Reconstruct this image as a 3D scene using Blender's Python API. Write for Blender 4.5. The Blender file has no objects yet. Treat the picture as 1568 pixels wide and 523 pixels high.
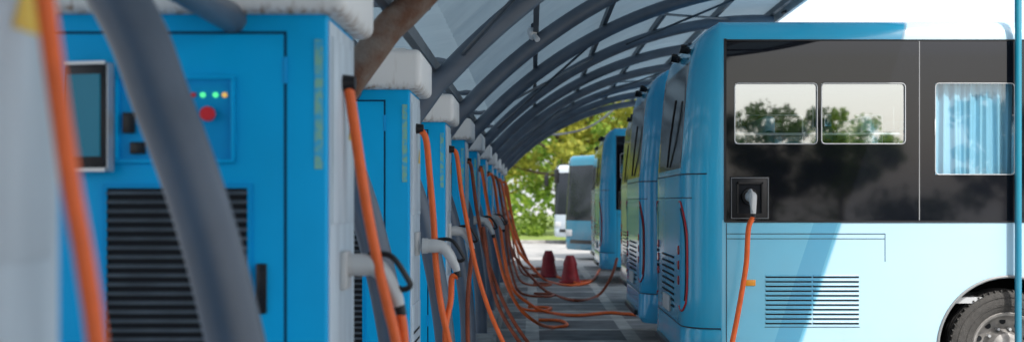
import bpy, bmesh, math, random
import numpy as np
from mathutils import Vector, Matrix
random.seed(7); np.random.seed(7)
E=1.7; F=1800.0; CX=815.0; CY=308.0
def P(px,py,Y): return Vector(((px-CX)*Y/F, Y, E+(CY-py)*Y/F))
def G(px,py,z=0.03):
    Y=(E-z)*F/(py-CY); return Vector(((px-CX)*Y/F,Y,z))
scene=bpy.context.scene
COL=scene.collection
# ---------------------------------------------------------------- materials
def newmat(name):
    m=bpy.data.materials.new(name); m.use_nodes=True
    nt=m.node_tree; b=nt.nodes['Principled BSDF']; return m,nt,b
def mat(name,col,rough=0.5,metal=0,spec=0.5,coat=0,noise=0.0,nscale=8,bump=0,bscale=60,col2=None,thr=None,emis=0):
    m,nt,b=newmat(name)
    b.inputs['Base Color'].default_value=(*col,1); b.inputs['Roughness'].default_value=rough
    b.inputs['Metallic'].default_value=metal; b.inputs['Specular IOR Level'].default_value=spec
    b.inputs['Coat Weight'].default_value=coat
    tc=nt.nodes.new('ShaderNodeTexCoord')
    if noise>0 or col2:
        n=nt.nodes.new('ShaderNodeTexNoise'); n.inputs['Scale'].default_value=nscale; n.inputs['Detail'].default_value=6
        oi=nt.nodes.new('ShaderNodeObjectInfo'); va=nt.nodes.new('ShaderNodeVectorMath'); va.operation='ADD'
        mu=nt.nodes.new('ShaderNodeMath'); mu.operation='MULTIPLY'; mu.inputs[1].default_value=37.
        nt.links.new(oi.outputs['Random'],mu.inputs[0]); nt.links.new(tc.outputs['Object'],va.inputs[0]); nt.links.new(mu.outputs[0],va.inputs[1])
        nt.links.new(va.outputs[0],n.inputs['Vector'])
        r=nt.nodes.new('ShaderNodeValToRGB')
        lo,hi=thr if thr else (0.3,0.7)
        r.color_ramp.elements[0].position=lo; r.color_ramp.elements[1].position=hi
        c2=col2 if col2 else tuple(c*(1-noise) for c in col)
        r.color_ramp.elements[0].color=(*col,1); r.color_ramp.elements[1].color=(*c2,1)
        nt.links.new(n.outputs['Fac'],r.inputs['Fac']); nt.links.new(r.outputs['Color'],b.inputs['Base Color'])
    if bump>0:
        n2=nt.nodes.new('ShaderNodeTexNoise'); n2.inputs['Scale'].default_value=bscale; n2.inputs['Detail'].default_value=4
        nt.links.new(tc.outputs['Object'],n2.inputs['Vector'])
        bp=nt.nodes.new('ShaderNodeBump'); bp.inputs['Strength'].default_value=bump; bp.inputs['Distance'].default_value=0.02
        nt.links.new(n2.outputs['Fac'],bp.inputs['Height']); nt.links.new(bp.outputs['Normal'],b.inputs['Normal'])
    if emis>0:
        b.inputs['Emission Color'].default_value=(*col,1); b.inputs['Emission Strength'].default_value=emis
    return m
M={}
M['chblue']=mat('charger_blue_paint',(0.0,0.43,0.86),0.45,spec=0.16,noise=0.12,nscale=2.2,bump=0.03,bscale=25)
M['chblue2']=mat('charger_blue_panel',(0.0,0.34,0.74),0.45,spec=0.16,noise=0.12,nscale=3)
M['dark']=mat('dark_recess',(0.010,0.012,0.016),0.7,spec=.2)
M['seam']=mat('panel_seam',(0.002,0.05,0.12),0.7,spec=.2)
M['slat']=mat('vent_slat',(0.12,0.15,0.18),0.45,noise=0.4,nscale=12)
M['black']=mat('black_plastic',(0.012,0.012,0.014),0.35,spec=.35)
M['rubber']=mat('tyre_rubber',(0.06,0.058,0.056),0.85,noise=0.35,nscale=20,bump=0.4,bscale=90)
M['grayplast']=mat('grey_plastic',(0.58,0.60,0.61),0.4,noise=0.2,nscale=5)
M['midgrey']=mat('glass_divider_grey',(0.22,0.23,0.24),0.4)
M['orange']=mat('orange_cable',(0.90,0.15,0.025),0.42,spec=.4,noise=0.25,nscale=9)
M['brown']=mat('dusty_cable',(0.38,0.08,0.03),0.6,noise=0.4,nscale=9)
M['steel']=mat('painted_grey_steel',(0.105,0.135,0.18),0.42,noise=0.3,nscale=3.5,bump=0.05,bscale=30)
M['steel2']=mat('painted_grey_purlin',(0.08,0.105,0.135),0.5,noise=0.4,nscale=4)
M['rust']=mat('rusty_steel',(0.19,0.155,0.13),0.7,nscale=7,col2=(0.12,0.05,0.025),thr=(0.38,0.62),bump=0.3)
M['conc']=mat('concrete',(0.38,0.375,0.36),0.85,noise=0.45,nscale=5,bump=0.3,bscale=40)
M['silver']=mat('brushed_aluminium',(0.5,0.52,0.54),0.35,metal=0.6)
M['hub']=mat('wheel_rim_paint',(0.36,0.35,0.34),0.45,metal=0.3,noise=0.5,nscale=14)
M['red']=mat('red_lamp_plastic',(0.42,0.02,0.02),0.2,coat=0.5)
M['redcone']=mat('faded_red_plastic',(0.42,0.02,0.03),0.5,noise=0.5,nscale=7)
M['amber']=mat('amber_marker_lamp',(0.85,0.33,0.02),0.25)
M['ledg']=mat('green_led',(0.1,0.9,0.3),0.3,emis=1.0)
M['leda']=mat('amber_led',(0.9,0.5,0.1),0.3,emis=0.6)
M['button']=mat('emergency_button_red',(0.7,0.012,0.02),0.3)
M['yellow']=mat('label_sticker',(0.22,0.52,0.42),0.5,nscale=30,col2=(0.04,0.45,0.74),thr=(0.44,0.6))
M['warn']=mat('warning_sign_yellow',(0.75,0.5,0.05),0.5)
M['screen']=mat('display_glass',(0.01,0.22,0.33),0.08,spec=.25)
M['white']=mat('white_enamel',(0.75,0.76,0.77),0.35,noise=0.1,nscale=4)
M['seat']=mat('seat_fabric',(0.03,0.22,0.26),0.8,noise=0.4,nscale=12)
M['inter']=mat('bus_interior_trim',(0.42,0.44,0.46),0.6)
M['rearglass']=mat('rear_black_glass',(0.018,0.022,0.03),0.10,spec=.4,noise=0.2)
M['bark']=mat('bark',(0.11,0.08,0.055),0.9,noise=0.4,nscale=10)
M['blackline']=mat('body_line_dark',(0.02,0.05,0.08),0.5)

def capmat():
    m,nt,b=newmat('charger_cap_grey'); b.inputs['Roughness'].default_value=0.55
    tc=nt.nodes.new('ShaderNodeTexCoord'); mp=nt.nodes.new('ShaderNodeMapping'); mp.inputs['Scale'].default_value=(34,34,3)
    oi=nt.nodes.new('ShaderNodeObjectInfo'); va=nt.nodes.new('ShaderNodeVectorMath'); va.operation='ADD'
    mu=nt.nodes.new('ShaderNodeMath'); mu.operation='MULTIPLY'; mu.inputs[1].default_value=19.
    nt.links.new(oi.outputs['Random'],mu.inputs[0]); nt.links.new(tc.outputs['Object'],va.inputs[0]); nt.links.new(mu.outputs[0],va.inputs[1])
    nt.links.new(va.outputs[0],mp.inputs[0])
    n=nt.nodes.new('ShaderNodeTexNoise'); n.inputs['Scale'].default_value=1.0; n.inputs['Detail'].default_value=8; nt.links.new(mp.outputs[0],n.inputs['Vector'])
    sep=nt.nodes.new('ShaderNodeSeparateXYZ'); nt.links.new(tc.outputs['Object'],sep.inputs[0])
    mr=nt.nodes.new('ShaderNodeMapRange'); mr.inputs[1].default_value=2.33; mr.inputs[2].default_value=2.40; mr.inputs[3].default_value=0.12; mr.inputs[4].default_value=-0.18
    nt.links.new(sep.outputs[2],mr.inputs[0])
    ad=nt.nodes.new('ShaderNodeMath'); nt.links.new(n.outputs['Fac'],ad.inputs[0]); nt.links.new(mr.outputs[0],ad.inputs[1])
    r=nt.nodes.new('ShaderNodeValToRGB'); e=r.color_ramp.elements
    e[0].position=0.46; e[0].color=(0.74,0.755,0.76,1); e[1].position=0.76; e[1].color=(0.30,0.19,0.12,1)
    k=e.new(0.62); k.color=(0.57,0.555,0.54,1)
    nt.links.new(ad.outputs[0],r.inputs[0]); nt.links.new(r.outputs[0],b.inputs['Base Color'])
    return m
M['cap']=capmat()
def sidemat():
    m,nt,b=newmat('charger_side_grey'); b.inputs['Roughness'].default_value=0.45
    tc=nt.nodes.new('ShaderNodeTexCoord'); mp=nt.nodes.new('ShaderNodeMapping'); mp.inputs['Scale'].default_value=(6,6,1.2)
    n=nt.nodes.new('ShaderNodeTexNoise'); n.inputs['Scale'].default_value=1.5; n.inputs['Detail'].default_value=5
    nt.links.new(tc.outputs['Object'],mp.inputs[0]); nt.links.new(mp.outputs[0],n.inputs['Vector'])
    r=nt.nodes.new('ShaderNodeValToRGB'); e=r.color_ramp.elements
    e[0].position=0.35; e[0].color=(0.56,0.66,0.74,1); e[1].position=0.7; e[1].color=(0.40,0.48,0.55,1)
    nt.links.new(n.outputs['Fac'],r.inputs[0]); nt.links.new(r.outputs[0],b.inputs['Base Color']); return m
M['side']=sidemat()
def buspaint(name,top,low,painted_sun_x=None,white=(0.40,0.62,0.76)):
    m,nt,b=newmat(name); b.inputs['Roughness'].default_value=0.22; b.inputs['Coat Weight'].default_value=0.4; b.inputs['Coat Roughness'].default_value=0.06
    tc=nt.nodes.new('ShaderNodeTexCoord'); sep=nt.nodes.new('ShaderNodeSeparateXYZ'); nt.links.new(tc.outputs['Object'],sep.inputs[0])
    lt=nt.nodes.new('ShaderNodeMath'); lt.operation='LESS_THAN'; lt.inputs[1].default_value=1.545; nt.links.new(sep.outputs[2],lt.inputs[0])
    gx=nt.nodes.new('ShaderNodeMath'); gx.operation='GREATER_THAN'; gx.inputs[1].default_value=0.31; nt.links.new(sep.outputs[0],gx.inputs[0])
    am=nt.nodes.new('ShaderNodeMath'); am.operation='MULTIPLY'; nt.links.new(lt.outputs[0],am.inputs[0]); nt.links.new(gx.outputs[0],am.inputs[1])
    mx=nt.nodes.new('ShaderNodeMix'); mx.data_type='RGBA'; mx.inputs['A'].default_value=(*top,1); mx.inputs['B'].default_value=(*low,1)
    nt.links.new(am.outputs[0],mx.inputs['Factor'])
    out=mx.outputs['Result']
    if painted_sun_x is not None:  # sunlight painted into the colour: paler past the canopy's diagonal shadow edge
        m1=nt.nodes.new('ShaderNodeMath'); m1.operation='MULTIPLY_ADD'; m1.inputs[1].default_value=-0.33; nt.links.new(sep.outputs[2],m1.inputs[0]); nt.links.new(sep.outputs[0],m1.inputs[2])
        g=nt.nodes.new('ShaderNodeMapRange'); g.inputs[1].default_value=painted_sun_x-0.01; g.inputs[2].default_value=painted_sun_x+0.01; nt.links.new(m1.outputs[0],g.inputs[0])
        m2=nt.nodes.new('ShaderNodeMix'); m2.data_type='RGBA'; m2.inputs['B'].default_value=(*white,1)  # white holds the sunlit paleness put into the paint
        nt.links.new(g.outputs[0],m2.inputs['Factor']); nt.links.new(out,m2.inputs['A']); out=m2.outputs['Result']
        s1=nt.nodes.new('ShaderNodeMath'); s1.operation='COMPARE'; s1.inputs[1].default_value=painted_sun_x-0.13; s1.inputs[2].default_value=0.10; nt.links.new(m1.outputs[0],s1.inputs[0])  # deeper blue strip painted along the shadow side of that edge
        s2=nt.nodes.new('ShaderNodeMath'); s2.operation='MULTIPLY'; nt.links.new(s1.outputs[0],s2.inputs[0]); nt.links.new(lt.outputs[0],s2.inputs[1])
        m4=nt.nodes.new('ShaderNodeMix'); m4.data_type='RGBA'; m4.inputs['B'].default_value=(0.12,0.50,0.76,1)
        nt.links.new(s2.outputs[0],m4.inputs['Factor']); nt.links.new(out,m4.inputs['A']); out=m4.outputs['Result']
    n=nt.nodes.new('ShaderNodeTexNoise'); n.inputs['Scale'].default_value=2.5; n.inputs['Detail'].default_value=8; nt.links.new(tc.outputs['Object'],n.inputs['Vector'])
    mrr=nt.nodes.new('ShaderNodeMapRange'); mrr.inputs[1].default_value=0.4; mrr.inputs[2].default_value=0.8; mrr.inputs[3].default_value=0; mrr.inputs[4].default_value=0.35
    nt.links.new(n.outputs['Fac'],mrr.inputs[0])
    zz=nt.nodes.new('ShaderNodeMapRange'); zz.inputs[1].default_value=0.2; zz.inputs[2].default_value=1.2; zz.inputs[3].default_value=1; zz.inputs[4].default_value=0.2; nt.links.new(sep.outputs[2],zz.inputs[0])
    mm=nt.nodes.new('ShaderNodeMath'); mm.operation='MULTIPLY'; nt.links.new(mrr.outputs[0],mm.inputs[0]); nt.links.new(zz.outputs[0],mm.inputs[1])
    m3=nt.nodes.new('ShaderNodeMix'); m3.data_type='RGBA'; m3.inputs['B'].default_value=(0.3,0.29,0.27,1)
    nt.links.new(mm.outputs[0],m3.inputs['Factor']); nt.links.new(out,m3.inputs['A']); nt.links.new(m3.outputs['Result'],b.inputs['Base Color'])
    return m
M['busA']=buspaint('bus_paint_two_tone_painted_sun',(0.03,0.44,0.72),(0.18,0.60,0.83),0.80)  # blue over paler blue, with the sunlit part of the side painted in
M['busB']=buspaint('bus_paint_blue',(0.02,0.38,0.68),(0.03,0.42,0.72))
M['busW']=buspaint('coach_paint_silver',(0.50,0.56,0.61),(0.45,0.52,0.58))
M['busT']=buspaint('bus_paint_teal',(0.008,0.20,0.30),(0.008,0.18,0.29))
def bandmat():
    m,nt,b=newmat('tinted_side_glass'); b.inputs['Roughness'].default_value=0.04; b.inputs['Specular IOR Level'].default_value=0.5
    tc=nt.nodes.new('ShaderNodeTexCoord'); v=nt.nodes.new('ShaderNodeTexVoronoi'); v.inputs['Scale'].default_value=42
    nt.links.new(tc.outputs['Object'],v.inputs['Vector'])
    r=nt.nodes.new('ShaderNodeValToRGB'); e=r.color_ramp.elements; e[0].position=0.0; e[0].color=(0.22,0.22,0.24,1); e[1].position=0.09; e[1].color=(0.006,0.007,0.011,1)
    nt.links.new(v.outputs['Distance'],r.inputs[0])
    n=nt.nodes.new('ShaderNodeTexNoise'); n.inputs['Scale'].default_value=3; n.inputs['Detail'].default_value=7; nt.links.new(tc.outputs['Object'],n.inputs['Vector'])
    mr=nt.nodes.new('ShaderNodeMapRange'); mr.inputs[1].default_value=0.48; mr.inputs[2].default_value=0.75; nt.links.new(n.outputs['Fac'],mr.inputs[0])
    mx=nt.nodes.new('ShaderNodeMix'); mx.data_type='RGBA'; mx.inputs['A'].default_value=(0.005,0.006,0.010,1)
    nt.links.new(mr.outputs[0],mx.inputs['Factor']); nt.links.new(r.outputs[0],mx.inputs['B']); nt.links.new(mx.outputs['Result'],b.inputs['Base Color'])
    return m
M['band']=bandmat()
def glassmat(name,refl,tint):
    m=bpy.data.materials.new(name); m.use_nodes=True; nt=m.node_tree; nt.nodes.clear()
    o=nt.nodes.new('ShaderNodeOutputMaterial'); t=nt.nodes.new('ShaderNodeBsdfTransparent'); t.inputs[0].default_value=(*tint,1)
    g=nt.nodes.new('ShaderNodeBsdfGlossy'); g.inputs['Roughness'].default_value=0.02; g.inputs[0].default_value=(0.86,0.91,0.94,1)
    mx=nt.nodes.new('ShaderNodeMixShader'); mx.inputs[0].default_value=refl
    nt.links.new(t.outputs[0],mx.inputs[1]); nt.links.new(g.outputs[0],mx.inputs[2]); nt.links.new(mx.outputs[0],o.inputs[0]); return m
M['pane']=glassmat('window_glass',0.46,(0.75,0.86,0.9))
M['paneC']=glassmat('window_glass_clear',0.13,(0.9,0.95,0.96))
def translucent(name,col,fac,rough=0.6,colT=None):
    m=bpy.data.materials.new(name); m.use_nodes=True; nt=m.node_tree; b=nt.nodes['Principled BSDF']; o=nt.nodes['Material Output']
    b.inputs['Base Color'].default_value=(*col,1); b.inputs['Roughness'].default_value=rough; b.inputs['Specular IOR Level'].default_value=0.25
    t=nt.nodes.new('ShaderNodeBsdfTranslucent'); t.inputs[0].default_value=(*(colT or col),1)
    mx=nt.nodes.new('ShaderNodeMixShader'); mx.inputs[0].default_value=fac
    nt.links.new(b.outputs[0],mx.inputs[1]); nt.links.new(t.outputs[0],mx.inputs[2]); nt.links.new(mx.outputs[0],o.inputs[0]); return m,nt,b,t
M['curtain']=translucent('blue_curtain',(0.35,0.70,0.90),0.3)[0]
def roofmat():
    m,nt,b,t=translucent('roof_sheet',(0.2,0.25,0.29),0.24,colT=(0.28,0.39,0.47))
    tc=nt.nodes.new('ShaderNodeTexCoord')
    n=nt.nodes.new('ShaderNodeTexNoise'); n.inputs['Scale'].default_value=1.3; n.inputs['Detail'].default_value=5; nt.links.new(tc.outputs['Object'],n.inputs['Vector'])
    r=nt.nodes.new('ShaderNodeValToRGB'); r.color_ramp.elements[0].position=0.3; r.color_ramp.elements[0].color=(0.11,0.15,0.18,1); r.color_ramp.elements[1].position=0.7; r.color_ramp.elements[1].color=(0.25,0.31,0.35,1)
    nt.links.new(n.outputs['Fac'],r.inputs[0]); nt.links.new(r.outputs[0],b.inputs['Base Color'])
    return m
M['roof']=roofmat()
def leafmat(name,a,bcol,tr=0.35):
    m,nt,b,t=translucent(name,a,tr,0.6)
    g=nt.nodes.new('ShaderNodeNewGeometry'); r=nt.nodes.new('ShaderNodeValToRGB'); r.color_ramp.elements[0].color=(*a,1); r.color_ramp.elements[1].color=(*bcol,1)
    nt.links.new(g.outputs['Random Per Island'],r.inputs[0]); nt.links.new(r.outputs[0],b.inputs['Base Color']); nt.links.new(r.outputs[0],t.inputs[0]); return m
M['leaf1']=leafmat('foliage_green',(0.09,0.18,0.025),(0.30,0.42,0.06),0.45)
M['leaf2']=leafmat('foliage_yellow',(0.22,0.26,0.04),(0.52,0.50,0.09),0.5)
M['leaf3']=leafmat('foliage_dark',(0.03,0.065,0.015),(0.08,0.14,0.03))

# ---------------------------------------------------------------- mesh helpers
class B:
    def __init__(s): s.v=[];s.f=[];s.m=[];s.mats=[];s.sm=[]
    def mi(s,k):
        if k not in s.mats: s.mats.append(k)
        return s.mats.index(k)
    def add(s,vs,fs,k,smooth=False):
        o=len(s.v); s.v+= [tuple(v) for v in vs]; i=s.mi(k)
        for f in fs: s.f.append([a+o for a in f]); s.m.append(i); s.sm.append(smooth)
    def box(s,x0,x1,y0,y1,z0,z1,k,bev=0,seg=2,rot=None):
        bm=bmesh.new(); bmesh.ops.create_cube(bm,size=1)
        for v in bm.verts: v.co=Vector(((x0+x1)/2+v.co.x*(x1-x0),(y0+y1)/2+v.co.y*(y1-y0),(z0+z1)/2+v.co.z*(z1-z0)))
        if bev>0: bmesh.ops.bevel(bm,geom=bm.edges[:],offset=bev,segments=seg,affect='EDGES',profile=0.5)
        if rot is not None: 
            c=Vector(((x0+x1)/2,(y0+y1)/2,(z0+z1)/2))
            for v in bm.verts: v.co=c+rot@(v.co-c)
        bm.verts.index_update()
        s.add([v.co.copy() for v in bm.verts],[[v.index for v in f.verts] for f in bm.faces],k,bev>0); bm.free()
    def cyl(s,c,axis,r0,r1,h,k,n=24,caps=True):
        a=Vector(axis).normalized(); t=a.orthogonal().normalized(); b=a.cross(t); c=Vector(c)
        vs=[];
        for q,r in ((0,r0),(1,r1)):
            for i in range(n):
                an=2*math.pi*i/n; vs.append(c+a*h*q+(t*math.cos(an)+b*math.sin(an))*r)
        fs=[[i,(i+1)%n,n+(i+1)%n,n+i] for i in range(n)]
        s.add(vs,fs,k,True)
        if caps:
            s.add(vs[:n],[list(range(n))[::-1]],k); s.add(vs[n:],[list(range(n))],k)
    def lathe(s,c,axis,prof,k,n=32):
        a=Vector(axis).normalized(); t=a.orthogonal().normalized(); b=a.cross(t); c=Vector(c); vs=[];fs=[]
        for (h,r) in prof:
            for i in range(n):
                an=2*math.pi*i/n; vs.append(c+a*h+(t*math.cos(an)+b*math.sin(an))*r)
        for j in range(len(prof)-1):
            for i in range(n): fs.append([j*n+i,j*n+(i+1)%n,(j+1)*n+(i+1)%n,(j+1)*n+i])
        s.add(vs,fs,k,True)
    def tube(s,pts,r,k,n=12,sub=8,closed=False,smoothpath=True):
        pts=[Vector(p) for p in pts]; rr=r if isinstance(r,(list,tuple)) else [r]*len(pts)
        if smoothpath and len(pts)>2:
            q=[];qr=[];N=len(pts)
            rng=range(N if closed else N-1)
            for i in rng:
                if closed: p0,p1,p2,p3=pts[(i-1)%N],pts[i],pts[(i+1)%N],pts[(i+2)%N]; ra,rb=rr[i],rr[(i+1)%N]
                else: p0=pts[max(i-1,0)];p1=pts[i];p2=pts[i+1];p3=pts[min(i+2,N-1)]; ra,rb=rr[i],rr[i+1]
                for j in range(sub):
                    t=j/sub; q.append(0.5*((2*p1)+(p2-p0)*t+(2*p0-5*p1+4*p2-p3)*t*t+(3*p1-p0-3*p2+p3)*t**3)); qr.append(ra+(rb-ra)*t)
            if not closed: q.append(pts[-1]); qr.append(rr[-1])
            pts,rr=q,qr
        N=len(pts); vs=[];fs=[]
        T=(pts[1]-pts[0]).normalized(); u=T.orthogonal().normalized()
        for i in range(N):
            if closed: t=(pts[(i+1)%N]-pts[(i-1)%N])
            else: t=pts[min(i+1,N-1)]-pts[max(i-1,0)]
            if t.length<1e-9: t=T.copy()
            t.normalize(); u=(u-t*u.dot(t)); 
            if u.length<1e-6: u=t.orthogonal()
            u.normalize(); w=t.cross(u)
            for j in range(n):
                an=2*math.pi*j/n; vs.append(pts[i]+(u*math.cos(an)+w*math.sin(an))*rr[i])
        for i in range(N if closed else N-1):
            a=i*n;b=((i+1)%N)*n
            for j in range(n): fs.append([a+j,a+(j+1)%n,b+(j+1)%n,b+j])
        if not closed: fs.append(list(range(n))[::-1]); fs.append([(N-1)*n+j for j in range(n)])
        s.add(vs,fs,k,True)
    def obj(s,name,parent=None,loc=(0,0,0),sharp=35):
        me=bpy.data.meshes.new(name); me.from_pydata(s.v,[],s.f)
        for k in s.mats: me.materials.append(M[k])
        me.polygons.foreach_set('material_index',s.m); me.polygons.foreach_set('use_smooth',s.sm)
        me.update(); me.set_sharp_from_angle(angle=math.radians(sharp))
        o=bpy.data.objects.new(name,me); COL.objects.link(o); o.location=loc
        if parent: o.parent=parent
        return o
def empty(name,loc=(0,0,0),rz=0):
    o=bpy.data.objects.new(name,None); COL.objects.link(o); o.location=loc; o.rotation_euler=(0,0,rz); o.empty_display_size=0.3; return o
def dup(parts,name,loc,rz=0,scale=1,matmap=None):
    e=empty(name,loc,rz); e.scale=(scale,)*3
    for p in parts:
        me=p.data
        if matmap:
            me=me.copy()
            for i,mm in enumerate(me.materials):
                for a,b in matmap.items():
                    if mm==M[a]: me.materials[i]=M[b]
        o=bpy.data.objects.new(p.name.split('.')[0],me); COL.objects.link(o); o.parent=e; o.location=p.location
    return e

# ---------------------------------------------------------------- ground
def groundmat():
    m,nt,b=newmat('concrete_ground'); b.inputs['Roughness'].default_value=0.85
    tc=nt.nodes.new('ShaderNodeTexCoord')
    n=nt.nodes.new('ShaderNodeTexNoise'); n.inputs['Scale'].default_value=0.7; n.inputs['Detail'].default_value=9; nt.links.new(tc.outputs['Object'],n.inputs['Vector'])
    r=nt.nodes.new('ShaderNodeValToRGB'); r.color_ramp.elements[0].position=0.3; r.color_ramp.elements[0].color=(0.28,0.28,0.27,1); r.color_ramp.elements[1].position=0.7; r.color_ramp.elements[1].color=(0.42,0.415,0.40,1)
    nt.links.new(n.outputs['Fac'],r.inputs[0]); nt.links.new(r.outputs[0],b.inputs['Base Color']); return m
M['ground']=groundmat()
def pavemat():
    m,nt,b=newmat('paver_aisle'); b.inputs['Roughness'].default_value=0.75
    tc=nt.nodes.new('ShaderNodeTexCoord')
    br=nt.nodes.new('ShaderNodeTexBrick'); br.inputs['Scale'].default_value=1.0; br.inputs['Brick Width'].default_value=1.25; br.inputs['Row Height'].default_value=1.3
    br.inputs['Mortar Size'].default_value=0.09; br.inputs['Mortar Smooth'].default_value=0.05; br.offset=0.0
    br.inputs['Color1'].default_value=(0.11,0.115,0.125,1); br.inputs['Color2'].default_value=(0.31,0.315,0.315,1); br.inputs['Mortar'].default_value=(0.42,0.42,0.405,1)
    nt.links.new(tc.outputs['Object'],br.inputs['Vector'])
    n=nt.nodes.new('ShaderNodeTexNoise'); n.inputs['Scale'].default_value=3; n.inputs['Detail'].default_value=9; nt.links.new(tc.outputs['Object'],n.inputs['Vector'])
    r=nt.nodes.new('ShaderNodeValToRGB'); r.color_ramp.elements[0].position=0.3; r.color_ramp.elements[0].color=(0.6,0.6,0.6,1); r.color_ramp.elements[1].position=0.7; r.color_ramp.elements[1].color=(1.3,1.28,1.25,1)
    nt.links.new(n.outputs['Fac'],r.inputs[0])
    mx=nt.nodes.new('ShaderNodeMix'); mx.data_type='RGBA'; mx.blend_type='MULTIPLY'; mx.inputs['Factor'].default_value=1
    nt.links.new(br.outputs['Color'],mx.inputs['A']); nt.links.new(r.outputs[0],mx.inputs['B']); nt.links.new(mx.outputs['Result'],b.inputs['Base Color'])
    bp=nt.nodes.new('ShaderNodeBump'); bp.inputs['Strength'].default_value=0.4; bp.inputs['Distance'].default_value=0.01; nt.links.new(n.outputs['Fac'],bp.inputs['Height']); nt.links.new(bp.outputs[0],b.inputs['Normal'])
    return m
M['pave']=pavemat()
M['grass']=mat('grass',(0.12,0.20,0.035),0.9,nscale=1.5,col2=(0.24,0.30,0.07),bump=0.6,bscale=20)
M['paintw']=mat('road_marking_white',(0.7,0.7,0.68),0.7,noise=0.5,nscale=8)
g=B(); g.add([(-600,-600,0),(600,-600,0),(600,900,0),(-600,900,0)],[[0,1,2,3]],'ground'); g.obj('ground')
g=B(); g.add([(-0.42,-12,0.004),(3.6,-12,0.004),(3.6,31,0.004),(-0.42,31,0.004)],[[0,1,2,3]],'pave'); g.obj('pavement')
g=B(); g.add([(-80,48,0.004),(120,48,0.004),(120,140,0.004),(-80,140,0.004)],[[0,1,2,3]],'grass'); g.obj('lawn')
g=B(); g.box(-80,120,47.8,48,0,0.13,'conc',0.02); g.obj('kerb')
g=B()
for y in (8.6,12.2,15.9,20.9,27.2): g.add([(3.7,y,0.005),(12,y,0.005),(12,y+.12,0.005),(3.7,y+.12,0.005)],[[0,1,2,3]],'paintw')
g.obj('parking_markings')
g=B(); g.box(-2.1,-0.42,-12,31,0,0.12,'conc',0.02); g.obj('kerb_island')

# ---------------------------------------------------------------- charger
def build_charger():
    parts=[]
    b=B(); b.box(-1.25,0.27,-0.15,0.85,0.10,0.24,'conc',0.02); parts.append(b.obj('plinth'))
    b=B(); b.box(-1.15,0,0,0.6,0.24,2.35,'chblue',0.014,2); parts.append(b.obj('cabinet'))
    b=B(); b.box(-1.2,0.075,-0.06,0.66,2.335,2.56,'cap',0.04,4); b.box(-1.1,-0.02,0.02,0.58,2.55,2.575,'cap',0.01); parts.append(b.obj('cap'))
    b=B()
    b.box(-1.03,-0.135,-0.003,0.01,0.42,2.277,'seam'); b.box(-1.022,-0.145,-0.009,0.01,0.43,2.267,'chblue',0.003)
    b.box(-.712,-.308,-0.012,0,1.83,2.125,'seam'); b.box(-.70,-.32,-0.0145,0,1.842,2.113,'chblue2')
    for t in ((-.712,-.308,2.113,2.125),(-.712,-.308,1.83,1.842)): b.box(t[0],t[1],-0.03,-0.008,t[2],t[3],'chblue',0.003)
    for t in ((-.712,-.70),(-.32,-.308)): b.box(t[0],t[1],-0.03,-0.008,1.842,2.113,'chblue',0.003)
    for x,k in ((-.416,'ledg'),(-.373,'ledg'),(-.342,'leda')): b.cyl((x,-.012,2.06),(0,-1,0),.009,.008,.012,k,12)
    b.cyl((-.448,-.012,2.06),(0,-1,0),.009,.008,.012,'button',12)
    b.cyl((-.395,-.012,1.995),(0,-1,0),.018,.018,.02,'black',16); b.cyl((-.395,-.032,1.995),(0,-1,0),.026,.023,.018,'button',20)
    b.box(-.685,-.645,-.03,-.012,1.93,2.0,'black',.003); b.box(-.66,-.61,-.03,-.012,1.86,1.90,'black',.003); b.box(-.56,-.50,-.025,-.012,1.96,2.0,'white',.002)
    R=Matrix.Rotation(math.radians(-12),3,'Z')
    b.box(-.872,-.722,-.06,-.03,1.81,2.16,'black',.008,2,R); b.box(-.862,-.742,-.066,-.058,1.85,2.125,'screen',0,2,R)
    b.box(-.872,-.722,-.067,-.06,1.80,1.812,'silver',0,2,R); b.box(-.724,-.716,-.067,-.03,1.80,2.165,'silver',0,2,R); b.box(-.872,-.722,-.067,-.06,2.158,2.168,'silver',0,2,R)
    b.box(-.75,-.257,-.0115,0,0.62,1.755,'dark')
    z=0.645; R=Matrix.Rotation(math.radians(32),3,'X')
    while z<1.74:
        b.box(-.742,-.265,-.024,-.008,z-.0025,z+.0025,'slat',0,2,R); z+=0.031
    b.box(-.756,-.742,-.02,-.009,.615,1.76,'chblue2'); b.box(-.265,-.251,-.02,-.009,.615,1.76,'chblue2'); b.box(-.742,-.265,-.02,-.009,1.745,1.76,'chblue2')
    b.box(-.236,-.2,-.022,-.009,1.32,1.49,'black',.005); b.box(-.226,-.21,-.035,-.022,1.38,1.47,'black',.003)
    for zz in (.7,2.1): b.cyl((-.141,-.006,zz),(0,0,1),.008,.008,.09,'chblue2',10)
    b.box(-.040,-.012,-.003,0,1.81,2.25,'yellow')
    parts.append(b.obj('door'))
    b=B(); b.box(0,.006,.035,.575,.3,2.32,'side',.002); b.box(.006,.012,.07,.54,.35,1.1,'side',.003); b.box(.006,.012,.07,.54,1.62,2.27,'side',.003)
    for k in range(9): b.box(.0115,.0135,.13,.48,.45+.06*k,.465+.06*k,'dark')
    b.add([(.0145,.40,1.93),(.0145,.50,1.93),(.0145,.45,2.02)],[[0,1,2]],'warn')
    b.cyl((.006,.28,2.13),(1,0,0),.032,.026,.05,'black',16)
    b.box(0.006,.03,.24,.36,1.38,1.52,'grayplast',.006)
    parts.append(b.obj('side_panel'))
    return parts
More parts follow.
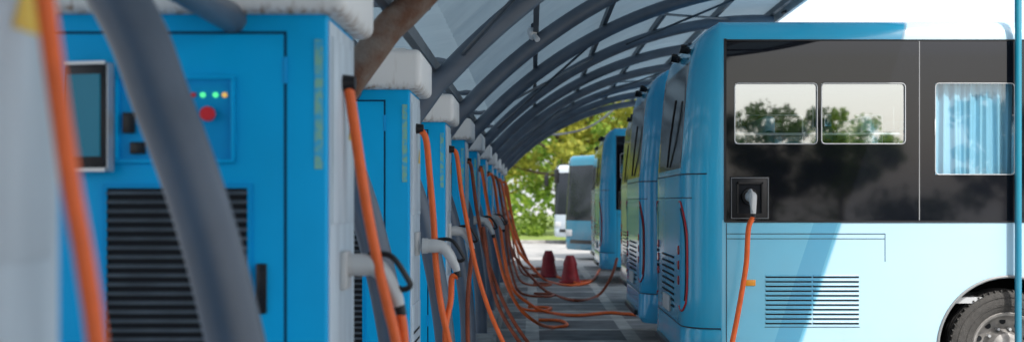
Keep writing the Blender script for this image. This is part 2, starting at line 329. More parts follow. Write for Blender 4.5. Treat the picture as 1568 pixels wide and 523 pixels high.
def gun(b,o,flip=1,s=1.0):
    o=Vector(o)
    q=lambda x,z,y=0:o+Vector((x*s*flip,y,z*s))
    b.tube([q(0,0),q(.05,0),q(.095,-.005),q(.135,-.045),q(.17,-.11),q(.185,-.15)],[.040,.042,.037,.032,.027,.020],'grayplast',14,5)
    b.tube([q(-.02,0),q(.012,0)],[.046,.046],'grayplast',14)
    b.tube([q(.07,.036),q(.13,.040),(q(.17,.018)),q(.215,-.05),q(.225,-.075),q(.20,-.09),q(.165,-.075)],.011,'black',8,6)
    b.tube([q(.08,.03),q(.12,.005),q(.14,-.04)],.013,'grayplast',8,5)
    b.tube([q(.185,-.15),q(.195,-.185)],[.022,.018],'black',10)
    return q(.19,-.18)
YS=[1.15+0.0,4.0,6.69,9.45,12.2,14.95,17.7,20.4,23.1,25.85,28.6]
XC=-0.70
cparts=None
def place_charger(Y,first=False):
    global cparts
    if first:
        cparts=build_charger(); e=empty('ev_charging_station',(XC,Y,0))
        for p in cparts: p.parent=e
        return e
    return dup(cparts,'ev_charging_station',(XC,Y,0))
for i,Y in enumerate(YS):
    place_charger(Y,i==0)
place_charger(-1.65); place_charger(-4.4)

def cable(pts,r=0.019,k='orange',name='charging_cable',gunpos=None,sub=8):
    b=B(); b.tube(pts,r,k,12,sub); return b.obj(name)
def gunobj(o,name='charging_connector',flip=1,s=1.0):
    b=B(); e=gun(b,o,flip,s); b.obj(name); return e
# ch0
cable([Vector((-.70,1.45,2.13)),P(40,-170,1.5),P(66,-20,1.55),P(88,140,1.55),P(110,290,1.55),P(130,400,1.55),P(150,540,1.55),P(172,800,1.5),Vector((-.45,1.55,.45)),Vector((-.35,1.8,.15)),Vector((-.2,2.3,.03)),Vector((-.25,2.9,.03)),Vector((-.38,3.1,.03))],0.0135)
# ch1
g1=gunobj(P(534,405,4.3))
cable([Vector((-.68,4.28,2.13)),P(534,135,4.28),P(548,230,4.3),P(562,320,4.3),P(578,400,4.28),P(594,470,4.26),P(608,530,4.25),P(640,720,4.2),P(650,880,4.2),G(690,960,.04)],0.0195)
cable([g1,P(618,510,4.3),P(620,560,4.3),P(622,700,4.35),P(645,860,4.5),Vector((-.35,4.9,.04)),Vector((-.2,4.7,.03)),Vector((-.25,4.2,.03)),G(690,960,.04)],0.0185)
# ch2
g2=gunobj(P(652,376,6.95)+Vector((0,0,0)))
cable([Vector((-.68,6.97,2.13)),P(652,212,6.97),P(658,270,6.97),P(664,340,6.97),P(668,410,6.95),P(676,470,6.9),P(690,535,6.9),P(715,660,6.9),G(735,730,.03),Vector((-.2,7.1,.03))],0.019)
cable([g2,P(692,425,6.95),P(690,460,6.95),P(682,510,6.9),P(688,600,6.9),P(720,700,6.8),Vector((-.3,6.7,.03)),Vector((-.15,6.9,.03)),Vector((-.2,7.1,.03))],0.018)
# ch3
gunobj(Vector((-.68,9.75,1.455)))
cable([Vector((-.68,9.73,2.12)),P(699,236,9.73),P(706,290,9.7),P(716,345,9.7),P(728,405,9.65),P(744,460,9.6),P(762,505,9.5),P(790,560,9.5),G(830,610,.03),G(870,612,.03),G(850,600,.03)],0.019)
cable([Vector((-.50,9.75,1.275)),P(716,470,9.7),P(722,560,9.7),G(760,625,.03),G(850,600,.03)],0.019,'brown')
# ch4
gunobj(Vector((-.60,12.45,1.50)))
cable([Vector((-.68,12.48,2.12)),P(722,258,12.4),P(730,320,12.4),P(742,380,12.4),P(758,430,12.2),P(780,480,11.9),P(812,528,11.8),G(850,570,.03),G(905,560,.03)],0.019,'brown')
cable([P(740,348,12.4),P(744,372,12.3),P(750,420,12.2),P(764,470,12.),P(790,515,11.8),P(815,545,11.8),G(860,580,.03)],0.019,'brown')
# ch5
gunobj(Vector((-.56,15.2,1.49)))
cable([Vector((-.68,15.2,2.1)),P(738,262,15),P(748,320,15),P(762,385,14.8),P(774,430,14.6),P(795,470,14.5),P(822,493,14.6),G(845,500,.03),G(868,497,.03),G(858,490,.03),G(825,489,.03)],0.022)
# others
cable([Vector((-.68,17.9,2.1)),P(755,272,18),P(764,330,18),P(772,390,17.8),P(785,440,17.5),P(810,464,17.6),G(835,476,.03),G(880,482,.03),G(930,478,.03),G(962,480,.03),Vector((1.6,17.4,.05)),Vector((1.75,17.3,.5))],0.024)
cable([Vector((-.68,20.6,2.1)),P(762,276,20.6),P(772,330,20.6),P(783,380,20.4),P(798,405,20.4),P(815,425,20.8),G(838,446,.03),G(880,459,.03),G(915,452,.03),P(935,425,20.8),P(945,395,21)],0.025,'brown')
cable([Vector((-.68,23.3,2.1)),P(768,280,23.3),P(780,340,23.3),P(795,385,23),P(815,408,23.3),G(835,428,.03),G(870,436,.03),G(905,430,.03),G(918,412,.03)],0.026)
cable([Vector((-.68,26.,2.1)),P(776,284,26),P(786,340,26),P(800,380,26),G(820,416,.03),G(850,422,.03),G(885,433,.03),G(905,428,.03),G(880,432,.03)],0.026)
cable([Vector((-.68,28.8,2.1)),P(783,330,28.8),P(795,375,28.8),G(815,408,.03),G(840,412,.03)],0.026)
for Y in YS[6:]:
    gunobj(Vector((-.66,Y+.3,1.455+random.uniform(-.05,.05))))
    x=random.uniform(.1,.35)
    cable([Vector((-.48,Y+.3,1.26)),Vector((-.44,Y+.3,.9)),Vector((-.36,Y+.25,.45)),Vector((-.2,Y+.2,.1)),Vector((x,Y+.3,.03)),Vector((x+.15,Y+.8,.03)),Vector((x-.2,Y+1,.03))],.022,'brown' if random.random()<.5 else 'orange')

# ---------------------------------------------------------------- canopy
can=empty('canopy')
R_=5.25; xc=3.22; zc=2.45-R_*math.cos(math.radians(49))
def arc(x,off=0):
    a=math.asin((x-xc)/R_); return Vector((xc+(R_+off)*math.sin(a),0,zc+(R_+off)*math.cos(a)))
XT=3.40
rx=[-.74,-.6,-.44,-.2,.1,.5,1,1.5,2,2.5,3.0,XT]
right=[Vector((-1.2,0,.1)),Vector((-1.2,0,1.1)),Vector((-1.04,0,1.95))]+[arc(x) for x in rx]
left=[Vector(p) for p in ((-.6,0,.1),(-.61,0,.6),(-.655,0,1.0),(-.722,0,1.36),(-.80,0,1.66),(-.90,0,1.94),(-1.01,0,2.2),(-1.35,0,2.72),(-1.95,0,3.25),(-2.9,0,3.8),(-3.9,0,4.08),(-4.9,0,4.15))]
right_short=[Vector((-1.03,0,2.27)),Vector((-.88,0,2.34))]+[arc(x) for x in rx]
ribY=[5.6+2.75*k for k in range(-6,10)]; ribY[5]=2.86
for Y in ribY:
    b=B(); k='rust' if abs(Y-5.6)<.1 else 'steel'
    rp=right if Y>5 else right_short
    b.tube([p+Vector((0,Y,0)) for p in rp],.076,k,16,6)
    b.obj('rib',can)
    b=B(); b.tube([p+Vector((0,Y+.0,0)) for p in left],.071,'steel',20,6)
    b.cyl((-.6,Y,.12),(0,0,1),.14,.14,.02,'steel',20)
    b.obj('post',can)
b=B(); Y0,Y1=-11.2,30.9
for x in (-.62,.1,.9,1.75,2.6,3.38):
    p=arc(x,.11); b.box(p.x-.025,p.x+.025,Y0,Y1,p.z-.04,p.z+.04,'steel2')
for x,z in ((-1.42,2.93),(-2.0,3.42),(-2.9,3.93),(-3.9,4.2),(-4.85,4.26)): b.box(x-.03,x+.03,Y0,Y1,z-.035,z+.035,'steel2')
b.tube([(-1.02,Y0,2.32),(-1.02,Y1,2.32)],.05,'steel',12,smoothpath=False)
b.obj('purlins',can)
b=B()
for i in range(len(ribY)-1):
    ya,yb=ribY[i],ribY[i+1]
    if i%3==0:
        for xa,xb in ((-.5,.9),(1.3,2.8)):
            pa=arc(xa,.03);pb=arc(xb,.03)
            b.tube([(pa.x,ya,pa.z),(pb.x,yb,pb.z)],.016,'steel2',8,smoothpath=False)
            b.tube([(pb.x,ya,pb.z-.02),(pa.x,yb,pa.z-.02)],.016,'steel2',8,smoothpath=False)
    b.tube([(-1.1,ya,2.35),(-.95,ya+.7,2.75),(-.62,ya+1.35,2.85)],.03,'steel',8,4)
b.obj('bracing',can)
def sheet(prof,name,Y0,Y1):
    b=B(); n=int((Y1-Y0)/.11); ys=[Y0+(Y1-Y0)*i/n for i in range(n+1)]; m=len(prof); vs=[];fs=[]
    for i,y in enumerate(ys):
        for p in prof: vs.append((p.x,y,p.z+(.012 if i%2 else -.012)))
    for i in range(n):
        for j in range(m-1): fs.append([i*m+j,i*m+j+1,(i+1)*m+j+1,(i+1)*m+j])
    b.add(vs,fs,'roof',False); b.obj(name,can)
lp=[Vector(p) for p in ((-1.35,0,2.95),(-1.65,0,3.22),(-2.0,0,3.48),(-2.45,0,3.76),(-2.9,0,3.99),(-3.4,0,4.16),(-3.9,0,4.26),(-4.4,0,4.31),(-4.95,0,4.33))]
sheet(lp[::-1]+[Vector((-1.15,0,2.86)),Vector((-.8,0,2.84)),Vector((-.6,0,2.88))]+[arc(x,.165) for x in np.linspace(-.45,XT+.08,22)],'roof_sheets',Y0,Y1)
b=B(); e=arc(XT,.06)
b.box(e.x+.06,e.x+.10,Y0,Y1,e.z-.06,e.z+.16,'grayplast'); b.obj('eave_trim',can)
b=B(); o=P(815,40,11.0)
b.cyl(o+Vector((0,0,-.02)),(0,0,1),.012,.012,.25,'steel',10); b.lathe(o+Vector((0,0,-.02)),(0,0,-1),[(0,0.001),(0,.04),(.04,.045),(.07,.04),(.10,.025),(.115,.001)],'white',20)
b.tube([o+Vector((.02,-.03,-.09)),o+Vector((.05,-.08,-.14))],[.022,.026],'white',12); b.obj('security_camera')
b=B(); b.tube([P(800,205,30),P(860,205,34),P(910,190,36),P(960,150,40)],.03,'black',6); b.obj('overhead_wire')
b=B(); b.tube([arc(XT)+Vector((0,16,0)),Vector((3.75,16,4.6)),Vector((4.6,15.5,6.4)),Vector((6,15,8.5))],.02,'black',6); b.obj('power_cable')
b=B(); b.cyl((4.01,9.70,0),(0,0,1),.028,.028,5.4,'busT',20); b.cyl((4.01,9.70,0),(0,0,1),.07,.07,.02,'busT',20); b.cyl((4.01,9.70,5.4),(0,0,1),.04,.01,.05,'busT',20); b.obj('marker_pole')

# ---------------------------------------------------------------- bus
L_=8.6; W_=2.42
def build_bus(windows=True):
    rr=.30; rf=.38
    xs=[.30,.333,.415,1.10,1.137,1.833,1.945,1.955,2.083,2.741,2.87,3.10,4.35,4.55,5.8,6.0,7.2,7.6,L_-rf]
    pts=[];tags=[]
    def add(x,y,nx,ny,t): pts.append((x,y,nx,ny)); tags.append(t)
    for x in xs[:-1]: add(x,0,0,-1,'near')
    n=8
    add(xs[-1],0,0,-1,'fc')
    for i in range(1,n): a=-math.pi/2+math.pi/2*i/n; add(L_-rf+rf*math.cos(a),rf+rf*math.sin(a),math.cos(a),math.sin(a),'fc')
    add(L_,rf,1,0,'front')
    add(L_,W_/2,1,0,'front')
    add(L_,W_-rf,1,0,'fc')
    for i in range(1,n): a=math.pi/2*i/n; add(L_-rf+rf*math.cos(a),W_-rf+rf*math.sin(a),math.cos(a),math.sin(a),'fc')
    for x in xs[::-1][:-1]: add(x,W_,0,1,'far')
    add(rr,W_,0,1,'rc')
    for i in range(1,n): a=math.pi/2+math.pi/2*i/n; add(rr+rr*math.cos(a),W_-rr+rr*math.sin(a),math.cos(a),math.sin(a),'rc')
    add(0,W_-rr,-1,0,'rear')
    for y in (W_-.45,W_/2,.45): add(0,y,-1,0,'rear')
    add(0,rr,-1,0,'rc')
    for i in range(1,n): a=math.pi+math.pi/2*i/n; add(rr+rr*math.cos(a),rr+rr*math.sin(a),math.cos(a),math.sin(a),'rc')
    def bulge(z):
        if z<.62: return -.02
        if z<1.95: return 0.0
        return (z-1.95)*.075+max(0,z-2.75)**2*.5
    rings=[(.30,.05),(.36,.012),(.62,0),(.635,.006),(.65,0),(.9,0),(1.2,0),(1.537,0),(1.923,0),(1.985,0),(2.178,0),(2.45,0),(2.68,0),(2.9,0),(3.037,.0),(3.08,.006),(3.13,.022),(3.17,.05),(3.20,.10),(3.215,.18)]
    def pos(p,z,ins):
        x,y,nx,ny=p; x-=nx*ins; y-=ny*ins
        w=max(0,min(1,1-p[0]/rr)); x+=w*bulge(z)
        wf=max(0,min(1,(p[0]-(L_-rf))/rf)); x-=wf*max(0,z-1.3)*.12
        return (x,y,z)
    N=len(pts); vs=[]
    for z,ins in rings:
        for p in pts: vs.append(pos(p,z,ins))
    holes=[(.415,1.10,2.178,2.68),(1.137,1.833,2.178,2.68),(2.083,2.741,1.923,2.68),(3.10,4.35,1.923,2.68),(4.55,5.8,1.923,2.68),(6.0,7.2,1.923,2.68)]
    fd={'busA':[],'band':[],'rearglass':[]}
    for i in range(len(rings)-1):
        z0,z1=rings[i][0],rings[i+1][0]; zm=(z0+z1)/2
        for j in range(N):
            k=(j+1)%N; t=tags[j]; xm=(pts[j][0]+pts[k][0])/2
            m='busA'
            if t in('near','far'):
                if zm<1.537: continue
                if .333<xm<7.6 and zm<3.037:
                    m='band'
                    if any(h[0]<xm<h[1] and h[2]<zm<h[3] for h in holes): continue
            if t=='rear' and 1.985<zm<2.9: m='rearglass'
            if t in('front','fc') and 1.2<zm<2.9: m='rearglass'
            fd[m].append([i*N+j,i*N+k,(i+1)*N+k,(i+1)*N+j])
    b=B()
    for k in fd: b.mi(k)
    b.v=[tuple(v) for v in vs]
    for k,fs in fd.items():
        for f in fs: b.f.append(f); b.m.append(b.mi(k)); b.sm.append(True)
    top=(len(rings)-1)*N
    b.f.append([top+j for j in range(N)]); b.m.append(b.mi('busA')); b.sm.append(True)
    wheels=[2.70,6.75]; ra=.585; wz=.48
    for y in (0,W_):
        ol=[(rr,1.537),(rr,.36)]
        for wx in wheels:
            d=wz-.30; a0=math.pi+math.asin(d/ra)
            for i in range(25):
                a=a0-(a0-(-math.asin(d/ra)))*i/24; ol.append((wx+ra*math.cos(a),wz+ra*math.sin(a)))
            if wx==wheels[0]: ol.append(((wheels[0]+wheels[1])/2,.30))
        ol+=[(L_-rf,.30),(L_-rf,1.537)]
        v=[(x,y,z) for x,z in ol]; f=[list(range(len(v)))]
        if y>0: f=[f[0][::-1]]
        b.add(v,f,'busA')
        sgn=1 if y==0 else -1
        for wx in wheels:
            d=wz-.30; a0=math.pi+math.asin(d/ra); a1=-math.asin(d/ra); vv=[];ff=[]
            for i in range(25):
                a=a0+(a1-a0)*i/24
                for yy in (y,y+sgn*.6): vv.append((wx+ra*math.cos(a),yy,wz+ra*math.sin(a)))
            for i in range(24): ff.append([2*i,2*i+1,2*i+3,2*i+2])
            b.add(vv,ff,'dark',True)
            vv2=[(wx,y+sgn*.6,wz)]+vv[1::2]; b.add(vv2,[[0,i+1,i+2] for i in range(24)],'dark')
            b.tube([(wx+(ra+.012)*math.cos(a0+(a1-a0)*i/16),y-sgn*.004,wz+(ra+.012)*math.sin(a0+(a1-a0)*i/16)) for i in range(17)],.012,'midgrey',8,3)
    body=b.obj('body',sharp=32)
    t=B()
    def seam(x0,x1,z0,z1,k='blackline',pr=.003,y=0): t.box(x0,x1,y-pr,y+.004,z0,z1,k)
    seam(.333,7.6,1.525,1.541,'black',.008); seam(.325,.345,1.53,3.05,'black',.006); seam(.333,7.6,3.032,3.044,'black',.006)
    seam(.343,.349,.36,1.52); seam(.349,1.667,1.428,1.434); seam(.349,1.667,1.388,1.393); seam(1.663,1.668,1.20,1.43)
    seam(1.946,1.954,1.545,3.03,'midgrey',.004)
    seam(2.866,2.874,1.545,3.03,'midgrey',.004)
    seam(.349,2.1,.395,.401)
    x0,x1=.672,1.447; nrow=11
    for i in range(nrow):
        z=1.075-.0385*i
        for a,c in ((x0,(x0+x1)/2-.006),((x0+x1)/2+.006,x1)):
            t.box(a,c,-.0035,.004,z-.009,z+.006,'dark'); t.box(a,c,-.014,.0,z+.006,z+.012,'busA',0,2,Matrix.Rotation(math.radians(20),3,'X'))
    seam(x0-.008,x1+.008,.655,.66); 
    t.box(.497,.587,-.012,0,1.0,1.05,'amber',.004)
    t.box(.375,.70,-.012,0,1.55,1.905,'black',.006); 
    t.tube([(.385,-.014,1.56),(.385,-.014,1.895),(.69,-.014,1.895),(.69,-.014,1.56)],.005,'midgrey',8,closed=True,smoothpath=False)
    t.box(.43,.645,-.0125,0,1.60,1.86,'dark'); t.box(.43,.645,-.03,-.012,1.845,1.86,'black'); t.box(.43,.442,-.03,-.012,1.6,1.86,'black'); t.box(.633,.645,-.03,-.012,1.6,1.86,'black')
    t.cyl((.535,-.012,1.74),(0,-1,0),.07,.065,.03,'black',24)
    t.box(2.075,2.085,-.012,0,2.25,2.38,'grayplast',.002)
    for h in holes:
        r=.03; a,c,z0,z1=h; loop=[]
        for (cx,cz,s0) in ((c-r,z0+r,-90),(c-r,z1-r,0),(a+r,z1-r,90),(a+r,z0+r,180)):
            for q in range(5): an=math.radians(s0+q*22.5); loop.append((cx+r*math.cos(an),-.002,cz+r*math.sin(an)))
        t.tube(loop,.0055,'silver',6,closed=True,smoothpath=False)
    def S(u,z,off=.004):
        if u<=1:
            a=1.5*math.pi-math.pi/2*u; return Vector((rr+(rr+off)*math.cos(a)+ (1-min(1,(rr+rr*math.cos(a))/rr))*bulge(z),rr+(rr+off)*math.sin(a),z))
        return Vector((-off+bulge(z),rr+(u-1),z))
    def Sf(u,z,off=.004):
        p=S(u,z,off); return Vector((p.x,W_-p.y,z))
    for SS in (S,Sf):
        us=[.70,.78,.86,.94,1.0,1.05]; zsb=[.84,.80,.78,.78,.80,.84]; zst=[1.50,1.58,1.66,1.70,1.70,1.68]
        v=[SS(u,z,.003) for u,z in zip(us,zsb)]+[SS(u,z,.003) for u,z in zip(us,zst)]; n6=len(us)
        t.add(v,[[i,i+1,n6+i+1,n6+i] for i in range(n6-1)],'busA' ,True)
        t.tube([SS(.70,.84),SS(.66,1.0),SS(.66,1.35),SS(.72,1.52),SS(.9,1.68),SS(1.05,1.70)],.009,'red',8,4)
        t.tube([SS(.70,.84),SS(.85,.77),SS(1.05,.80)],.009,'red',8,4)
        t.tube([SS(.74,.86),SS(.70,1.0),SS(.70,1.33),SS(.76,1.5),SS(.92,1.64)],.009,'black',8,4)
        for zz in (1.02,1.15,1.28): t.cyl(SS(1.10,zz,-.01),(-1,0,0),.042,.038,.022,'red',16)
    t.tube([S(u,.642,.001) for u in (0,.2,.4,.6,.8,1,1.3,2.0,2.8)],.006,'blackline',6,2)
    t.tube([S(u,1.93,.001) for u in (.25,.4,.6,.8,1,1.3,2.0,2.8)],.006,'blackline',6,2)
    t.tube([S(u,1.73+.0*u,.001) for u in (.55,.7,.85,1,1.3,2.0,2.8)],.004,'blackline',6,2)
    for i in range(9):
        z=1.2-.055*i
        t.box(-.008,.0,.75,1.65,z-.008,z+.008,'dark')
    for i in range(6):
        for j in range(3): t.box(-.008,.004,2.0+.05*j,2.03+.05*j,1.0+.05*i,1.03+.05*i,'dark')
    t.box(-.025,.0,.95,1.45,.70,.84,'grayplast',.004)
    t.box(-.045,.02,.5,W_-.5,.36,.42,'black',.01)
    t.tube([(bulge(2.0)-.012,1.2,2.02),(bulge(2.3)-.03,.95,2.3),(bulge(2.6)-.03,.75,2.6)],.01,'black',6)
    for yy in (.55,W_/2):
        x=bulge(3.05)
        t.box(x-.05,x+.10,yy-.06,yy+.06,3.0,3.03,'black',.008); t.cyl((x-.02,yy,3.02),(-1,0,.25),.032,.04,.08,'black',14); t.tube([(x-.06,yy,3.04),(x-.09,yy-.05,3.06),(x-.05,yy-.09,3.05)],.01,'black',6)
    for yy,s in ((0.1,-1),(W_-.1,1)):
        t.tube([(L_-.4,yy,2.95),(L_-.1,yy+s*.25,2.95),(L_+.02,yy+s*.3,2.8)],.018,'black',8); t.box(L_-.03,L_+.06,yy+s*.3-.09,yy+s*.3+.09,2.35,2.8,'black',.03)
    for yc in (.42,W_-.42): t.box(L_-.06,L_+.012,yc-.16,yc+.16,.72,.92,'grayplast',.02)
    t.box(L_-.02,L_+.02,.5,W_-.5,.5,.62,'black',.01)
    t.box(3.6,6.0,.45,W_-.45,3.215,3.36,'white',.05,3)
    trim=t.obj('trim')
    p=B()
    for h in holes:
        kk='paneC' if h is holes[2] else 'pane'
        p.add([(h[0],.012,h[2]),(h[1],.012,h[2]),(h[1],.012,h[3]),(h[0],.012,h[3])],[[0,1,2,3]],kk)
        p.add([(h[0],W_-.012,h[2]),(h[1],W_-.012,h[2]),(h[1],W_-.012,h[3]),(h[0],W_-.012,h[3])],[[3,2,1,0]],'paneC')
    panes=p.obj('window_panes')
    q=B()
    q.box(.35,7.9,.05,W_-.05,.85,.9,'inter'); q.box(.3,L_-.4,.03,W_-.03,.34,.40,'dark'); q.box(.3,8.2,.1,W_-.1,3.1,3.12,'inter')
    q.box(.33,.40,.1,W_-.1,.9,2.6,'inter')
    for i in range(8):
        x=.75+.82*i
        for ya in (.12,1.42):
            q.box(x,x+.42,ya,ya+.86,1.22,1.34,'seat',.03); 
            for yb in (ya,ya+.44):
                q.box(x-.06,x+.03,yb,yb+.42,1.3,2.30,'seat',.04,3); q.box(x-.065,x+.036,yb+.03,yb+.39,2.24,2.42,'curtain',.03,3)
    q.tube([(.4,.06,2.262),(1.9,.06,2.262)],.011,'white',8,smoothpath=False)
    def curtain(xa,xb,z0,z1,y):
        n=int((xb-xa)/.008); v=[]
        for i in range(n+1):
            x=xa+(xb-xa)*i/n; yy=y+.018*math.sin(x*62+1.5*math.sin(x*9))+.008*math.sin(x*141)
            v+=[(x,yy*1.0,z1),(x+.01*math.sin(x*20),yy+.004,z0)]
        q.add(v,[[2*i,2*i+1,2*i+3,2*i+2] for i in range(n)],'curtain',True)
    curtain(2.06,2.76,1.9,2.69,.075); curtain(3.1,3.4,1.9,2.69,.075); curtain(4.1,4.35,1.9,2.69,.075); curtain(5.5,5.9,1.9,2.69,.075)
    inter=q.obj('interior')
    w=B()
    for wx in wheels:
        for y,s in ((.05,-1),(W_-.05,1)):
            ax=(0,s,0)
            w.lathe((wx,y,wz),ax,[(-.27,.30),(-.26,.42),(-.23,.47),(-.18,.48),(-.04,.48),(0,.468),(.02,.44),(.03,.38),(.02,.32),(.0,.295)],'rubber',48)
            for gy in (-.21,-.155,-.1,-.045): w.lathe((wx,y+s*gy,wz),ax,[(-.006,.4795),(-.006,.484),(.006,.484),(.006,.4795)],'black',48)
            for k in range(60):
                a=2*math.pi*k/60; w.box(wx+.478*math.cos(a)-.006,wx+.478*math.cos(a)+.006,min(y-s*.02,y+s*.012),max(y-s*.02,y+s*.012),wz+.478*math.sin(a)-.006,wz+.478*math.sin(a)+.006,'rubber')
            w.lathe((wx,y,wz),ax,[(.0,.298),(.012,.29),(.0,.27),(-.06,.255),(-.10,.22),(-.12,.16),(-.06,.13),(-.01,.12),(.01,.09),(.012,.001)],'hub',40)
            w.lathe((wx,y,wz),ax,[(.022,.352),(.032,.352),(.032,.358),(.022,.358)],'rubber',48)
            w.lathe((wx,y,wz),ax,[(.022,.422),(.03,.422),(.03,.427),(.022,.427)],'rubber',48)
            for k in range(10):
                a=2*math.pi*k/10; w.cyl((wx+.155*math.cos(a),y-s*.10,wz+.155*math.sin(a)),ax,.015,.013,.05,'silver',6)
                a+=.31; w.cyl((wx+.212*math.cos(a),y-s*.098,wz+.212*math.sin(a)),ax,.026,.026,.004,'dark',12)
    wh=w.obj('wheels')
    return [body,trim,panes,inter,wh]
BX=1.27; BY=9.78
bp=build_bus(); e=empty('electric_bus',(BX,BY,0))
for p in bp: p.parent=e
dup(bp,'electric_bus',(1.25,13.4,0),0,1,{'busA':'busB'})
dup(bp,'electric_bus',(1.52,18.0,0),0,1,{'busA':'busW'})
dup(bp,'electric_bus',(1.40,24.2,0),0,1,{'busA':'busB'})
dup(bp,'electric_bus',(1.55,28.6,0),0,1,{'busA':'busW'})
def place_front(name,front_xy,rz,mm,sc=1):
    d=Vector((math.cos(rz),math.sin(rz)))*L_*sc
    dup(bp,name,(front_xy[0]-d.x,front_xy[1]-d.y,0),rz,sc,mm)
place_front('electric_bus',(0.85,35.0),math.radians(180+35),{'busA':'busT','pane':'paneC'},.95)
place_front('tour_coach',(0.72,47.0),math.radians(180+48),{'busA':'busW'},.98)

b=B()
o=Vector((BX+.535,BY-.03,1.74))
b.tube([o,o+Vector((0,-.07,0)),o+Vector((0,-.12,-.01)),o+Vector((.0,-.15,-.08)),o+Vector((0,-.15,-.15))],[.045,.045,.036,.026,.02],'grayplast',14,5)
b.tube([o+Vector((-.02,-.07,.04)),o+Vector((-.02,-.16,.05)),o+Vector((-.02,-.22,-.0)),o+Vector((-.02,-.20,-.09)),o+Vector((0,-.155,-.12))],.011,'grayplast',8,5)
b.tube([o+Vector((0,-.15,-.14)),o+Vector((0,-.15,-.19))],[.023,.02],'black',10)
b.obj('charging_connector')
yq=BY-.18
cable([o+Vector((0,-.15,-.17)),P(1146,350,yq),P(1143,400,yq),P(1137,440,yq),P(1128,490,yq-.02),P(1120,530,yq-.05),P(1112,580,yq-.15),Vector((1.45,9.2,.06)),Vector((1.2,8.6,.03)),Vector((.7,8.0,.03)),Vector((.1,7.6,.03)),Vector((-.25,7.2,.03))],.022)

for (px,py,h) in ((840,424,.60),(873,433,.58)):
    o=G(px,py,0.0); b=B()
    b.box(-.23,.23,-.23,.23,0.004,.06,'redcone',.02)
    b.lathe((0,0,.05),(0,0,1),[(0,.20),(.05,.19),(.30*h/.6,.14),(.36*h/.6,.15),(.50*h/.6,.10),(h-.05,.08),(h-.05,.001)],'redcone',20)
    b.obj('traffic_cone',None,o)

# ---------------------------------------------------------------- vegetation
def crown_mesh(name,clumps,leafk,per,size):
    vs=[];fs=[]
    for (c,r) in clumps:
        n=per; d=np.random.normal(size=(n,3)); d/=np.linalg.norm(d,axis=1)[:,None]
        rad=r*np.random.uniform(.25,1.05,size=(n,1))**.6; pos=np.array(c)+d*rad*np.array([1,1,.75])
        a=np.random.normal(size=(n,3)); a/=np.linalg.norm(a,axis=1)[:,None]; t=np.cross(a,np.random.normal(size=(n,3))); t/=np.linalg.norm(t,axis=1)[:,None]
        s=size*np.random.uniform(.6,1.4,size=(n,1))
        for q in range(n):
            o=len(vs); p=pos[q]; A=a[q]*s[q]; T=t[q]*s[q]*.5
            vs+=[tuple(p-A*.5),tuple(p+T*.6),tuple(p+A*.5),tuple(p-T*.6)]; fs.append([o,o+1,o+2,o+3])
    return vs,fs
def build_tree(h,leafk,seed,spread=.38):
    rs=random.Random(seed); parts=[]
    b=B(); b.tube([(0,0,0),(.05*h*.1,0,h*.2),(-.02*h,.01*h,h*.45),(0,0,h*.8)],[.022*h,.017*h,.012*h,.004*h],'bark',10,4)
    clumps=[]
    for i in range(13):
        a=rs.uniform(0,6.28); zb=h*rs.uniform(.22,.6); L=h*spread*rs.uniform(.5,1); up=h*rs.uniform(.08,.3)
        tip=Vector((math.cos(a)*L,math.sin(a)*L,zb+up)); mid=Vector((math.cos(a)*L*.5,math.sin(a)*L*.5,zb+up*.35))
        b.tube([(0,0,zb),mid,tip],[.009*h,.006*h,.002*h],'bark',6,3)
        clumps.append((tip,h*rs.uniform(.09,.15))); clumps.append((mid+Vector((0,0,h*.06)),h*rs.uniform(.07,.12)))
        for _ in range(2): clumps.append((tip+Vector((rs.uniform(-1,1),rs.uniform(-1,1),rs.uniform(-.6,1)))*h*.11,h*rs.uniform(.05,.09)))
    for i in range(7): clumps.append((Vector((rs.uniform(-.15,.15)*h,rs.uniform(-.15,.15)*h,h*rs.uniform(.65,.92))),h*rs.uniform(.08,.14)))
    parts.append(b.obj('trunk'))
    c=B(); vs,fs=crown_mesh('crown',clumps,leafk,100,.034*h); c.add(vs,fs,leafk); parts.append(c.obj('crown'))
    return parts
variants=[build_tree(8,'leaf1',1),build_tree(8,'leaf2',2,.42),build_tree(7,'leaf1',3,.45),build_tree(8,'leaf3',4,.4)]
spots=[(0,-4,66),(1,1.5,60),(0,5,68),(1,9,62),(2,-9,62),(0,13,70),(2,3,76),(1,-2,82),(0,8,84),(2,6,56),(2,16,66),(0,21,72),(2,26,68),(1,31,75),(0,37,70),(2,44,74),(3,-15,66),(0,-22,60),(3,-30,58),(2,-26,45),(3,-28,30),(0,-30,15),(3,-27,0),(2,-30,-15),
 (3,9.5,-27),(0,12.5,-28),(3,20,-30),(0,32,-31),(3,40,-29),(2,50,-30),(0,2,-33),(2,-5,-32),(3,-12,-29)]
used=set()
for v,x,y in spots:
    s=random.uniform(.85,1.12)*(1.15 if 55<y<90 and x<12 else 1.0)
    if y<-20: s*=.74
    if v not in used:
        used.add(v); e=empty('tree',(x,y,0),random.uniform(0,6)); e.scale=(s,s,s)
        for p in variants[v]: p.parent=e
    else: dup(variants[v],'tree',(x,y,0),random.uniform(0,6.28),s)
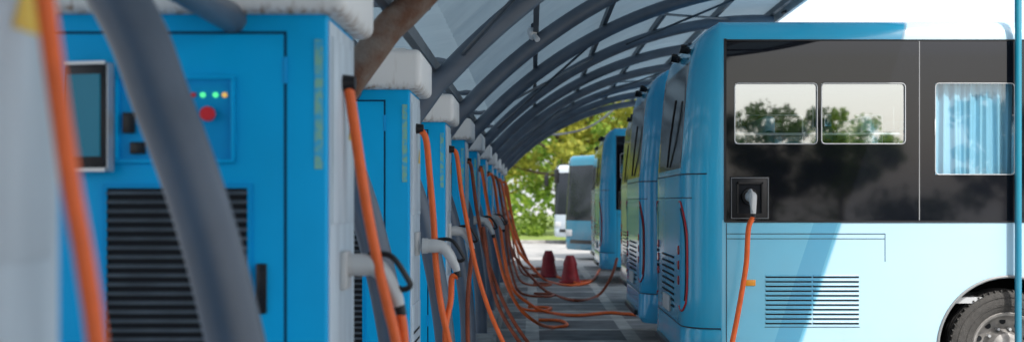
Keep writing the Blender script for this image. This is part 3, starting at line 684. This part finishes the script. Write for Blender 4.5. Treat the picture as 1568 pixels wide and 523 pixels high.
def hedge(name,x0,x1,y,w,h,k,n,size):
    cl=[]
    for i in range(n): 
        x=random.uniform(x0,x1); cl.append((Vector((x,y+random.uniform(-w,w),random.uniform(.2,.75)*h*(.7+.3*math.sin(x*1.3)))),h*random.uniform(.3,.45)))
    b=B(); vs,fs=crown_mesh(name,cl,k,90,size); b.add(vs,fs,k); b.obj(name)
hedge('hedge',-12,22,60,1.2,2.0,'leaf1',110,.22)
hedge('shrubs',-6,6,57,.5,.9,'leaf1',30,.14)
hedge('distant_tree_line',-70,110,100,6,8,'leaf1',170,.9)
hedge('rear_hedge',-20,70,-36,1.0,3.4,'leaf3',150,.35)

# ---------------------------------------------------------------- light, sky, camera
sd=Vector((.34,-.8,1.0)).normalized()
w=bpy.data.worlds.new('World'); scene.world=w; w.use_nodes=True; nt=w.node_tree; bg=nt.nodes['Background']
sk=nt.nodes.new('ShaderNodeTexSky'); sk.sky_type='NISHITA'; sk.sun_disc=False
sk.sun_elevation=math.asin(sd.z); sk.sun_rotation=math.atan2(sd.x,sd.y); sk.dust_density=4.0; sk.air_density=1.0; sk.ozone_density=0.6
hz=nt.nodes.new('ShaderNodeMix'); hz.data_type='RGBA'; hz.blend_type='ADD'; hz.inputs['Factor'].default_value=1.0; hz.inputs['B'].default_value=(5.2,5.4,5.6,1)
nt.links.new(sk.outputs[0],hz.inputs['A']); nt.links.new(hz.outputs['Result'],bg.inputs[0]); bg.inputs[1].default_value=0.15
l=bpy.data.lights.new('sun','SUN'); l.energy=4.7; l.angle=math.radians(.6); l.color=(1,.96,.9)
lo=bpy.data.objects.new('sun',l); COL.objects.link(lo); lo.rotation_euler=sd.to_track_quat('Z','Y').to_euler()
cam=bpy.data.cameras.new('camera'); co=bpy.data.objects.new('camera',cam); COL.objects.link(co); scene.camera=co
co.location=(0,0,E); co.rotation_euler=(math.radians(90),0,0)
cam.sensor_width=36; cam.lens=F/1568*36; cam.shift_x=(784-CX)/1568; cam.shift_y=(CY-261.5)/1568
cam.clip_start=.05; cam.clip_end=2000
cam.dof.use_dof=True; cam.dof.focus_distance=9.0; cam.dof.aperture_fstop=1.8
scene.view_settings.view_transform='Standard'; scene.view_settings.look='None'; scene.view_settings.exposure=0
